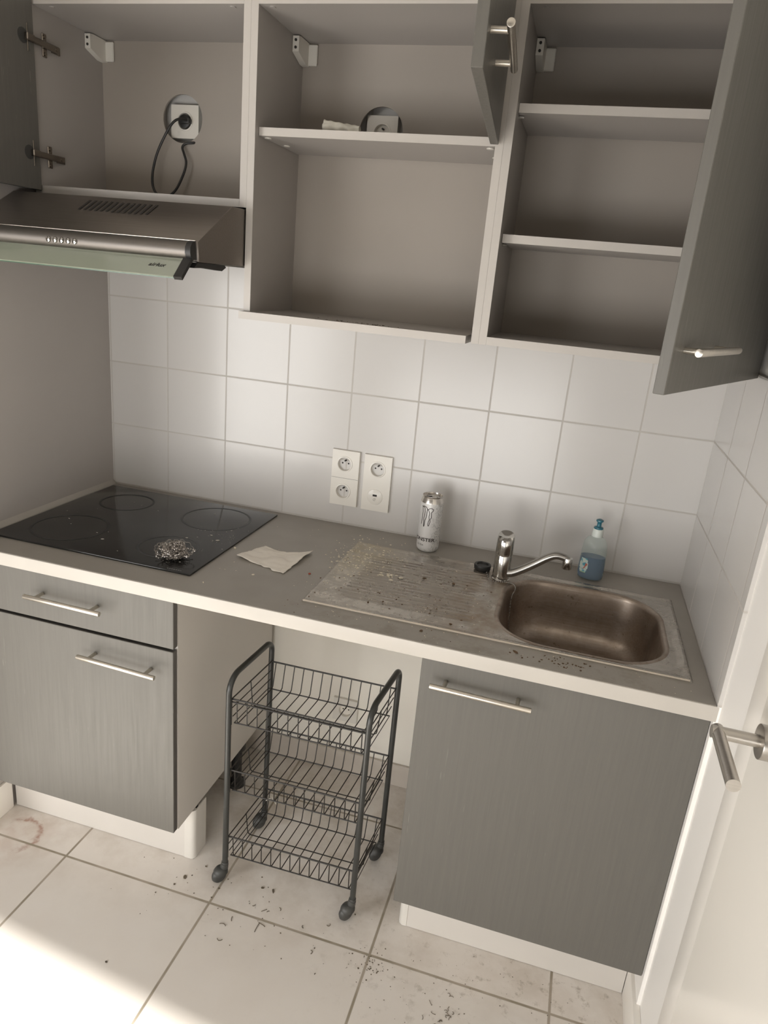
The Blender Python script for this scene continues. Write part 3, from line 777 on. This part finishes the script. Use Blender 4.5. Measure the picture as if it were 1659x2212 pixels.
# ================================================================== CAN
CC = Vector((1.0965, -.0865, H+.0008)); CR = .0325
can = thing('drink_can', CC, 'tall white energy drink can with black claw mark, standing behind the drainer', 'can')
def can_mat():
    n = NT('white printed can'); P, s = n.pos()
    v = n.noise(P, 95, 4, .7, 1.2)
    side = n.mapr(s[0], 1.103, 1.118, 0, 1)
    f = n.math('MULTIPLY', n.mapr(v, .48, .56), side)
    low = n.math('MULTIPLY', n.mapr(n.noise(P, 130, 4, .6), .55, .62), n.mapr(s[2], .925, .935, .35, 0))
    n.set(color=n.mix(n.math('MAXIMUM', n.math('MULTIPLY', f, .6), low), (.70, .685, .665), (.30, .30, .29)), rough=.32, metal=.15); return n.m
b = B(); lathe(b, [(0, .004), (.022, .003), (.0245, 0), (.027, .001), (.0315, .008), (CR, .013), (CR, .146)], CC, 48); obj('can_body', b, can_mat(), can, ang=50)
b = B(); lathe(b, [(CR, .146), (.0318, .150), (.029, .158), (.0278, .161), (.0292, .1635), (.0292, .1655), (.0280, .1655), (.0272, .1605), (.024, .1595), (0, .1600)], CC, 48); lid = obj('can_top', b, metal('can aluminium', (.74, .71, .67), .24), can, ang=50)
b = B(); lathe(b, [(0, .0004), (.0085, .0004), (.0085, .0011), (0, .0011)], (0, 0, 0), 24, sy=.8, M=Matrix.Translation(CC+Vector((-.010, -.006, .1598)))); obj('mouth_opening', b, M_HOLE, lid)
b = B(); sweep(b, [CC+Vector((.004+.010*math.cos(a)*1.0, .003+.007*math.sin(a), .1618)) for a in [2*math.pi*k/20 for k in range(20)]], .0011, 6, closed=True); obj('pull_tab', b, M_CHROME, lid)
def wrap(b, c, r, a0):
    """bend a flat drawing (x to the right, y up) round the can; a0 = azimuth of x = 0"""
    for v in b.verts:
        a = a0+v.co.x/r; rr = r+v.co.z
        z = v.co.y
        v.co = Vector((c.x+rr*math.cos(a), c.y+rr*math.sin(a), c.z+z))
FA = math.atan2(CAMP.y-CC.y, CAMP.x-CC.x)              # bearing of the room side
M_INK = plain('black ink', (.045, .035, .03), .4, var=.1)
def ribbon(b, pts, w):
    """flat ribbon in the drawing plane, subdivided"""
    pts = [Vector((p[0], p[1], 0)) for p in pts]; P = []
    for a, c in zip(pts, pts[1:]):
        for k in range(4): P.append(a.lerp(c, k/4))
    P.append(pts[-1]); pr = None
    for i, p in enumerate(P):
        t = (P[min(i+1, len(P)-1)]-P[max(i-1, 0)]).normalized(); nrm = Vector((-t.y, t.x, 0)); ww = w*(1 if not callable(w) else 1)
        q = [b.verts.new(p+nrm*ww/2+Vector((0, 0, .0003))), b.verts.new(p-nrm*ww/2+Vector((0, 0, .0003)))]
        if pr: b.faces.new((pr[0], pr[1], q[1], q[0]))
        pr = q
b = B(); S = .001
def rb(pts, w): ribbon(b, [((x-6)*S*1.42, y*S) for x, y in pts], w*S*1.45)
# claw mark: three ragged strokes, drawn as outlines
rb([(-6.5, 137), (-5, 134), (-3.2, 120), (-3.6, 100), (-5, 83)], 1.4)
rb([(-5.5, 135.5), (-1, 137.5), (3.5, 136), (6.5, 131), (6, 122), (5.6, 112), (5, 104), (3.2, 96), (2.6, 80), (1.4, 77), (.8, 90), (.2, 101), (1.2, 110), (1.8, 122), (.5, 133), (-4, 136)], 1.5)
rb([(6.3, 131.5), (8, 129.5), (11, 133.5), (15, 134.5), (18.5, 131), (17.5, 126), (15, 122), (15.4, 114), (15.6, 106), (13.5, 102), (14, 95), (12.4, 84), (11, 81), (10, 86), (10.6, 94), (12, 100), (11, 110), (11.6, 119), (9.4, 127), (7.5, 129)], 1.3)
wrap(b, CC, CR, FA-.36); obj('claw_mark', b, M_INK, can, smooth=False)
bt = text('x', 'MONSTER', .0140, None, None, False, ext=0, xs=1.20, off=.0004)
bmesh.ops.subdivide_edges(bt, edges=bt.edges, cuts=1)
for v in bt.verts: v.co.y += .0345; v.co.z = .0004
wrap(bt, CC, CR, FA-.58); obj('lettering', bt, M_INK, can, smooth=False)
bt = text('x', 'ULTRA', .0075, None, None, False, ext=0, xs=1.0)
for v in bt.verts: v.co.y += .0200; v.co.z = .0004
wrap(bt, CC, CR, FA-.72); obj('lettering', bt, M_INK, can, smooth=False)
bt = text('x', 'ZERO SUGAR', .0066, None, None, False, ext=0, off=.00015)
for v in bt.verts: v.co.x -= .004; v.co.y += .1505; v.co.z = -.0008-(v.co.y-.150)*.36
wrap(bt, CC, CR-.0002, FA); obj('lettering', bt, M_INK, can, smooth=False)

# ================================================================== DISH SOAP
SB = Vector((1.5565, -.082, H+.0008))
bo = thing('dish_soap_bottle', SB, 'clear squeeze bottle half full of blue washing-up liquid, behind the sink bowl', 'bottle')
def oval(prof, sy=.60, seg=40, mz=Matrix.Rotation(R(-8), 4, 'Z')):
    b = B(); lathe(b, prof, (0, 0, 0), seg, sy=sy); bmesh.ops.transform(b, matrix=Matrix.Translation(SB) @ mz, verts=b.verts); return b
n = NT('clear bottle plastic'); n.set(color=(.50, .60, .56), rough=.14, spec=.45, alpha=.26)
b = oval([(0, .0012), (.030, .001), (.0335, .004), (.0355, .016), (.0350, .045), (.0335, .075), (.0325, .095), (.0300, .108), (.0230, .119), (.0150, .125), (.0138, .130)]); obj('bottle_body', b, n.m, bo, ang=60)
n = NT('blue washing-up liquid'); n.set(color=(.012, .050, .15), rough=.2, spec=.3)
b = oval([(0, .0028), (.0290, .0028), (.0325, .006), (.0343, .016), (.0338, .045), (.0327, .0665), (0, .0665)]); obj('liquid', b, n.m, bo, ang=60)
n = NT('dark blue liquid film'); 
b = B(); lathe(b, [(.0148, .124), (.0148, .128), (.0140, .143), (.0128, .146), (0, .146)], SB, 36); cp_ = obj('cap', b, plain('white cap plastic', (.66, .70, .66), .35, var=.02), bo)
b = B(); lathe(b, [(.0118, .1455), (.0125, .147), (.0120, .1505), (.0070, .152), (.0060, .153), (.0060, .163), (.0072, .165), (.0098, .167), (.0095, .1705), (.0045, .173), (0, .172)], SB, 24); obj('nozzle', b, plain('teal nozzle', (.03, .15, .20), .3, var=.05), bo, ang=50)
tag(bo.children[-1], 'teal push-pull nozzle')
# curved label on the left of the bottle
def label_patch(a0, a1, z0, z1, mat_, nm, shape=None):
    b = B(); nA, nZ = 14, 12; G = {}
    for i in range(nA+1):
        for j in range(nZ+1):
            a = R(a0+(a1-a0)*i/nA); z = z0+(z1-z0)*j/nZ
            t = (i/nA-.5)*2; s_ = (j/nZ-.5)*2
            if t*t+s_**4 > 1.02: continue
            r = .0358; G[i, j] = b.verts.new((r*math.cos(a), r*.61*math.sin(a), z))
    for i in range(nA):
        for j in range(nZ):
            q = [(i, j), (i+1, j), (i+1, j+1), (i, j+1)]
            if all(k in G for k in q): b.faces.new([G[k] for k in q])
    bmesh.ops.transform(b, matrix=Matrix.Translation(SB) @ Matrix.Rotation(R(-8), 4, 'Z'), verts=b.verts)
    return obj(nm, b, mat_, bo)
def lab_mat():
    n = NT('printed bottle label'); P, s = n.pos()
    v = n.noise(P, 70, 2, .5)
    c = n.mix(n.mapr(v, .42, .5), (.08, .30, .38), (.55, .62, .56))
    c = n.mix(n.math('MULTIPLY', n.mapr(n.noise(P, 55, 1), .6, .63), 1), c, (.45, .12, .08))
    c = n.mix(n.mapr(s[2], .925, .922, 0, 1), c, (.32, .42, .22))
    n.set(color=c, rough=.3); return n.m
label_patch(213, 258, .016, .066, lab_mat(), 'label')

# ================================================================== SCOURING PAD, PAPER
random.seed(4)
wl = thing('wire_scourer', (.512, -.487, .906), 'curly stainless wire scouring pad lying on the front of the hob', 'scourer')
b = B(); c0 = Vector((.512, -.486, .906))
for s in range(64):
    ax = random.uniform(-1, 1); cen = c0+Vector((random.gauss(0, .014), random.gauss(0, .012), .016+random.uniform(-.006, .012)))
    rx, ry = random.uniform(.008, .030), random.uniform(.008, .026); tilt = Matrix.Rotation(random.uniform(-.9, .9), 3, 'X') @ Matrix.Rotation(random.uniform(-.7, .7), 3, 'Y')
    pts = []; turns = random.uniform(.8, 1.6); ph = random.uniform(0, 6.28); fr = random.randint(10, 20)
    N_ = 90
    for k in range(N_):
        a = ph+turns*2*math.pi*k/N_; w = 2*math.pi*fr*k/N_
        p = Vector(((rx+.0019*math.cos(w))*math.cos(a), (ry+.0019*math.cos(w))*math.sin(a), .0019*math.sin(w)))
        p = cen+tilt @ p; p.z = max(p.z, .9068); pts.append(p)
    sweep(b, pts, .00062, 4)
obj('wire_curls', b, metal('scourer wire', (.50, .46, .42), .3), wl)
b = B(); bmesh.ops.create_icosphere(b, subdivisions=3, radius=1, matrix=Matrix.Translation(c0+Vector((0, 0, .0145))) @ Matrix.Diagonal((.019, .014, .010, 1)))
for v in b.verts: v.co += (v.co-c0).normalized()*.004*noise.noise(v.co*90)
obj('wire_core', b, plain('tangled wire core', (.03, .027, .024), .6, metal=.5, var=.6, scale=160, bump=1), wl)

b = B(); random.seed(7)
q00, q10, q11, q01 = Vector((.646, -.398)), Vector((.800, -.446)), Vector((.815, -.272)), Vector((.682, -.292)); G = {}
N_ = 30
for i in range(N_+1):
    for j in range(N_+1):
        u, v = i/N_, j/N_
        jit = lambda t: .004*noise.noise(Vector((t*9, 3.3, 0)))
        uu = u; p = (q00*(1-u)+q10*u)*(1-v)+(q01*(1-u)+q11*u)*v
        ed = .006*noise.noise(Vector((u*8, v*8, 1)))*(1 if (i in (0, N_) or j in (0, N_)) else .2)
        z = .0022+.007*abs(noise.noise(Vector((u*2.4+3, v*2.2, 2))))+.0015*noise.noise(Vector((u*9, v*9, 5)))
        z += .014*max(0, u-.62)**1.2*(v)+.010*max(0, .25-u)*(1-v)*2
        sag = -.030*math.sin(math.pi*u)*(v**3)*.9
        G[i, j] = b.verts.new((p.x+ed, p.y+ed+sag, H+max(.0012, z)))
for i in range(N_):
    for j in range(N_): b.faces.new((G[i, j], G[i+1, j], G[i+1, j+1], G[i, j+1]))
top_ = dict(G); bot_ = {k: b.verts.new(v.co-Vector((0, 0, .0009))) for k, v in top_.items()}
for i in range(N_):
    for j in range(N_): b.faces.new((bot_[i, j], bot_[i, j+1], bot_[i+1, j+1], bot_[i+1, j]))
pr_ = [(i, 0) for i in range(N_)]+[(N_, j) for j in range(N_)]+[(i, N_) for i in range(N_, 0, -1)]+[(0, j) for j in range(N_, 0, -1)]
for a, c in zip(pr_, pr_[1:]+pr_[:1]): b.faces.new((top_[a], bot_[a], bot_[c], top_[c]))
zmin = min(v.co.z for v in b.verts)
for v in b.verts: v.co.z += max(0, H+.0004-zmin)
pp = obj('paper_towel', b, plain('off white kitchen paper', (.84, .79, .71), .85, var=.04, scale=20, bump=.25), loc=(.73, -.36, H), ang=180)
tag(pp, 'torn piece of off-white kitchen paper lying between hob and sink', 'paper towel')

# small white cover lying on the shelf of the middle cabinet
cr = B(); N_ = 26; G = {}
for i in range(N_+1):
    for k in range(20):
        t = i/N_; a = 2*math.pi*k/20
        r = .020*(.85+.45*noise.noise(Vector((t*5, math.cos(a), math.sin(a)))))*(1-.35*t)
        x = .762+.085*t; G[i, k] = cr.verts.new((x, -.235+r*.8*math.cos(a)+.012*t, 1.9475+.017*(1-.3*t)+r*.78*math.sin(a)))
for i in range(N_):
    for k in range(20): cr.faces.new((G[i, k], G[i+1, k], G[i+1, (k+1) % 20], G[i, (k+1) % 20]))
cr.faces.new([G[0, k] for k in range(20)]); cr.faces.new([G[N_, k] for k in range(20)][::-1])
lowz = min(v.co.z for v in cr.verts)
for v in cr.verts: v.co.z = max(v.co.z, 1.9468)
tag(obj('crumpled_wrapper', cr, plain('white crumpled plastic', (.66, .63, .55), .5, var=.08, scale=30, bump=.3), loc=(.8, -.235, 1.946), ang=60),
    'small crumpled white plastic wrapper on the middle cabinet shelf', 'wrapper')

# ================================================================== TROLLEY
TR = thing('kitchen_trolley', (.912, -.455, 0), 'black three-tier wire trolley on castors in the gap under the worktop', 'trolley')
TX0, TX1, TY0, TY1 = .7275, 1.0985, -.564, -.340
def tx(p):            # the trolley stands slightly skewed
    x, y, z = p; return Vector((x+(y+.45)*.07, y+(x-.91)*.02, z))
def foot(x, y): return tx((x, y, .05))
RT = .0078
for x, nm in ((TX0, 0), (TX1, 1)):
    b = B(); zt = .645; rb_ = .045
    pts = [(x, TY0, .062), (x, TY0, .35), (x, TY0, zt-rb_)]+[tuple(v) for v in arc((x, TY0+rb_, zt-rb_), rb_, 180, 90, 8, 'yz')][1:]
    pts += [(x, TY1-.030, zt)]+[tuple(v) for v in arc((x, TY1-.030, zt-.030), .030, 90, 0, 8, 'yz')][1:]+[(x, TY1, .35), (x, TY1, .062)]
    sweep(b, [tx(p) for p in pts], RT, 16); obj('tube_frame', b, M_TUBE, TR)
NW = 13
for zr, zb in ((.583, .508), (.366, .296), (.147, .077)):
    b = B(); x0, x1, y0, y1 = TX0+.004, TX1-.004, TY0+.007, TY1-.006
    ins = .016
    # cross wires: front rim - down - base - up - rear rim
    for k in range(NW):
        x = x0+(x1-x0)*(k+.5)/NW
        pts = [(x, y0, zr), (x, y0+.004, zb+.008), (x, y0+.010, zb), (x, y1-ins-.008, zb), (x, y1-ins+.002, zb+.006), (x, y1, zr)]
        sweep(b, [tx(p) for p in pts], .0015, 6)
    # side wires running front to back
    for x, s in ((x0, 1), (x1, -1)):
        for f in (.33, .66):
            xx = x+s*.006*(1-f); z = zb+(zr-zb)*f
            sweep(b, [tx(p) for p in ((xx, y0, z), (xx, y1-ins*(1-f), z))], .0013, 6)
    for yy in ((y0+y1)/2-.01,):
        sweep(b, [tx(p) for p in ((x0, yy, zr), (x0+.007, yy, zb+.006), (x0+.014, yy, zb), (x1-.014, yy, zb), (x1-.007, yy, zb+.006), (x1, yy, zr))], .0016, 6)
    bk = obj('basket', b, M_WIRE, TR)
    b = B()
    sweep(b, [tx(p) for p in ((x0, y0, zr), (x1, y0, zr), (x1, y1, zr), (x0, y1, zr))], .0025, 8, closed=True)
    if zr > .5: sweep(b, [tx(p) for p in ((x0, y0-.002, zr-.007), (x1, y0-.002, zr-.007))], .0020, 8)
    sweep(b, [tx(p) for p in ((x0+.004, y0+.008, zb), (x1-.004, y0+.008, zb), (x1-.004, y1-ins-.004, zb), (x0+.004, y1-ins-.004, zb))], .0019, 8, closed=True)
    for x in (x0, x1):
        for y in (y0, y1):
            sweep(b, [tx((x, y, zr+.002)), tx((x, y, zb-.002))], .0018, 6)
    obj('rim', b, M_WIRE, bk)
for x in (TX0, TX1):
    for y in (TY0, TY1):
        f = tx((x, y, 0)); s = -1
        b = B()
        cyl(b, (f.x, f.y, .066), (f.x, f.y, .044), .0095, 16, bev=.001)
        ca_ = Matrix.Translation((f.x-.012, f.y-.010, .0222)) @ Matrix.Rotation(R(-35), 4, 'Z') @ Matrix.Rotation(R(90), 4, 'Y')
        lathe(b, [(0, -.0125), (.006, -.0125), (.0075, -.0115), (.0135, -.0112), (.0185, -.008), (.0212, -.003), (.0220, 0), (.0212, .003), (.0185, .008), (.0135, .0112), (.0075, .0115), (.006, .0125), (0, .0125)], (0, 0, 0), 28, M=ca_)
        hd_ = Matrix.Translation((f.x-.009, f.y-.007, .0300)) @ Matrix.Rotation(R(-35), 4, 'Z')
        lathe(b, [(0, .019), (.007, .0185), (.013, .015), (.0165, .008), (.017, 0), (.0155, 0), (0, .004)], (0, 0, 0), 20, sx=1.05, sy=1.25, M=hd_)
        cyl(b, (f.x, f.y, .058), (f.x-.004, f.y-.003, .040), .0105, 14)
        obj('castor', b, M_DGREY, TR)
b = B(); sweep(b, smoothpath([(.742, -.375, .123), (.752, -.372, .131), (.764, -.368, .130)], 4), .0009, 6); sweep(b, smoothpath([(.767, -.366, .136), (.772, -.364, .12), (.782, -.362, .100)], 4), .0009, 6)
# ================================================================== CRUMBS AND DEBRIS
def flake(b, x, y, z, s, mi=0, asp=None, rnd=random):
    a0 = rnd.uniform(0, 6.28); n = rnd.randint(4, 6); asp = asp or rnd.uniform(.4, 1)
    pl_ = []
    ca, sa = math.cos(a0), math.sin(a0)
    for k in range(n):
        a = 2*math.pi*k/n; r = s*rnd.uniform(.7, 1.1); px, py = r*math.cos(a), r*asp*math.sin(a)
        pl_.append((x+px*ca-py*sa, y+px*sa+py*ca, z))
    extr(b, pl_, (0, 0, max(.0004, s*.3)), mi)
M_CW = plain('pale crumbs', (.84, .78, .64), .8, var=.2, scale=60)
M_CB = plain('brown crumbs', (.13, .075, .035), .7, var=.3, scale=60)
M_CR = plain('red crumbs', (.45, .06, .02), .6, var=.2, scale=60)
rnd = random.Random(11)
b = B()
def zat(x, y):
    return deck_z(x, y)+.0002 if (SX0 < x < SX1 and SY0 < y < SY1) else H+.0003
def inb(x, y): return rr_sdf(x, y, BC, BH+Vector((.01, .01)), BR) < 0
for k in range(260):
    x, y = rnd.gauss(.955, .045), rnd.gauss(-.245, .070)
    if inb(x, y) or y > -.02: continue
    flake(b, x, y, zat(x, y), rnd.uniform(.0010, .0036), 0, rnd=rnd)
for k in range(70):
    x, y = rnd.uniform(.88, 1.32), rnd.uniform(-.56, -.16)
    flake(b, x, y, zat(x, y), rnd.uniform(.0008, .0024), 0, rnd=rnd)
for k in range(14):
    x, y = rnd.gauss(1.045, .016), rnd.gauss(-.325, .012)
    flake(b, x, y, zat(x, y), rnd.uniform(.003, .0075), 0, rnd=rnd)
for k in range(90):
    x, y = rnd.uniform(.89, 1.33), rnd.uniform(-.555, -.20)
    flake(b, x, y, zat(x, y), rnd.uniform(.0008, .0030), 1, rnd=rnd)
for x, y, s in ((1.138, -.305, .006), (1.215, -.305, .0065), (1.185, -.318, .005), (1.27, -.50, .004), (1.25, -.53, .004), (1.205, -.47, .003)):
    flake(b, x, y, zat(x, y), s, 1, rnd=rnd)
for k in range(46):                                      # dark cluster in front of the bowl
    x, y = rnd.gauss(1.50, .035), rnd.gauss(-.603, .012)
    if y < -.636: continue
    flake(b, x, y, H+.0003, rnd.uniform(.0008, .0032), 1, rnd=rnd)
flake(b, 1.405, -.598, H+.0003, .007, 1, .4, rnd); flake(b, 1.195, -.592, H+.0003, .005, 1, rnd=rnd)
for k in range(50):
    x, y = rnd.uniform(.86, 1.78), rnd.uniform(-.636, -.572); flake(b, x, y, H+.0003, rnd.uniform(.0006, .0018), rnd.choice((0, 0, 1)), rnd=rnd)
for k in range(30):
    x, y = rnd.uniform(.64, .90), rnd.uniform(-.55, -.06); flake(b, x, y, H+.0003, rnd.uniform(.0006, .002), 0, rnd=rnd)
flake(b, .859, -.412, H+.0003, .0042, 2, rnd=rnd); flake(b, .735, -.483, H+.0003, .004, 0, rnd=rnd); flake(b, .65, -.58, H+.0003, .0045, 0, .4, rnd=rnd)
flake(b, .6135, -.345, H+.0003, .0085, 0, .45, rnd=rnd)
tag(obj('food_crumbs', b, [M_CW, M_CB, M_CR], loc=(1.1, -.35, H), smooth=False), 'pale and brown food crumbs scattered over drainer and worktop around the sink', 'crumbs', kind='stuff')
b = B()
for k in range(60):
    x, y = (rnd.gauss(.555, .035), rnd.gauss(-.30, .05)) if k < 34 else (rnd.uniform(.05, .58), rnd.uniform(-.53, -.07))
    if not (.02 < x < .60 and -.555 < y < -.05): continue
    flake(b, x, y, .9057, rnd.uniform(.0006, .0024), 0, rnd=rnd)
for x, y, s in ((.552, -.328, .0060), (.541, -.335, .0035), (.518, -.300, .0045), (.243, -.432, .0032), (.285, -.465, .0042), (.108, -.375, .0035), (.47, -.35, .004), (.55, -.24, .003)): flake(b, x, y, .9057, s, 0, .5, rnd)
tag(obj('hob_crumbs', b, plain('pale hob flakes', (.50, .47, .42), .8, var=.3, scale=60), loc=(.4, -.3, .9057), smooth=False), 'tiny pale flakes scattered on the black glass hob', 'crumbs', kind='stuff')
b = B()
for k in range(55):
    x, y = rnd.gauss(.90, .05), rnd.gauss(-.292, .012); flake(b, min(max(x, .63), 1.15), min(max(y, -.310), -.24), ZU+.0163, rnd.uniform(.001, .0032), 0, rnd=rnd)
tag(obj('cabinet_crumbs', b, plain('dark crumbs', (.10, .07, .045), .8, var=.3, scale=60), loc=(.9, -.29, ZU+.016), smooth=False), 'dark crumbs along the front of the middle cabinet floor', 'crumbs', kind='stuff')
b = B()
def squiggle(x, y, L, r=.0009):
    a = rnd.uniform(0, 6.28); pts = []; px, py = x, y; cv = rnd.uniform(-1.2, 1.2)
    for k in range(7):
        pts.append((px, py, r+.0003)); px += math.cos(a)*L/6; py += math.sin(a)*L/6; a += cv*rnd.uniform(.2, .8)
    sweep(b, smoothpath(pts, 2), r, 5)
for k in range(70):
    x, y = rnd.uniform(.45, 1.18), rnd.gauss(-.63, .06); flake(b, x, min(y, -.40), .0003, rnd.uniform(.0006, .0030), 0, rnd=rnd)
for x, y, L in ((.871, -.663, .028), (.889, -.668, .022), (.80, -.682, .014), (.86, -.628, .016), (1.045, -.60, .016), (.775, -.70, .02), (.83, -.62, .01), (.88, -.62, .008), (.79, -.74, .018), (.90, -.60, .012), (1.03, -.70, .014), (.98, -.63, .01)): squiggle(x, y, L)
for x, y, s in ((.614, -.599, .0075), (.831, -.556, .005), (.862, -.556, .008), (.572, -.889, .0035), (.60, -.63, .004), (.72, -.60, .004), (.65, -.545, .004)): flake(b, x, y, .0003, s, 0, rnd=rnd)
for k in range(90):
    x, y = rnd.uniform(1.16, 1.72), rnd.uniform(-.80, -.56)
    flake(b, x, y, .0003, rnd.uniform(.0005, .0020), 0, rnd=rnd)
for k in range(60): flake(b, rnd.gauss(1.18, .025), rnd.gauss(-.675, .02), .0003, rnd.uniform(.0008, .0026), 0, rnd=rnd)
for k in range(16): squiggle(rnd.gauss(1.375, .02), rnd.gauss(-.735, .02), .012, .0006)
tag(obj('floor_debris', b, plain('dark floor grit', (.13, .105, .075), .85, var=.3, scale=60), loc=(.9, -.63, 0), smooth=False), 'dark grit and curled scraps strewn on the floor tiles before the trolley', 'debris', kind='stuff')
# two pale straws caught on the lowest trolley tier
b = B(); sweep(b, smoothpath([(.750, -.372, .124), (.757, -.370, .131), (.763, -.368, .134)], 3), .0010, 6); sweep(b, smoothpath([(.766, -.366, .140), (.770, -.364, .128), (.779, -.361, .112)], 3), .0010, 6)
tag(obj('plastic_thread', b, M_PLAST, loc=(.765, -.367, .112)), 'short pale plastic threads caught on the lowest trolley basket', 'thread')
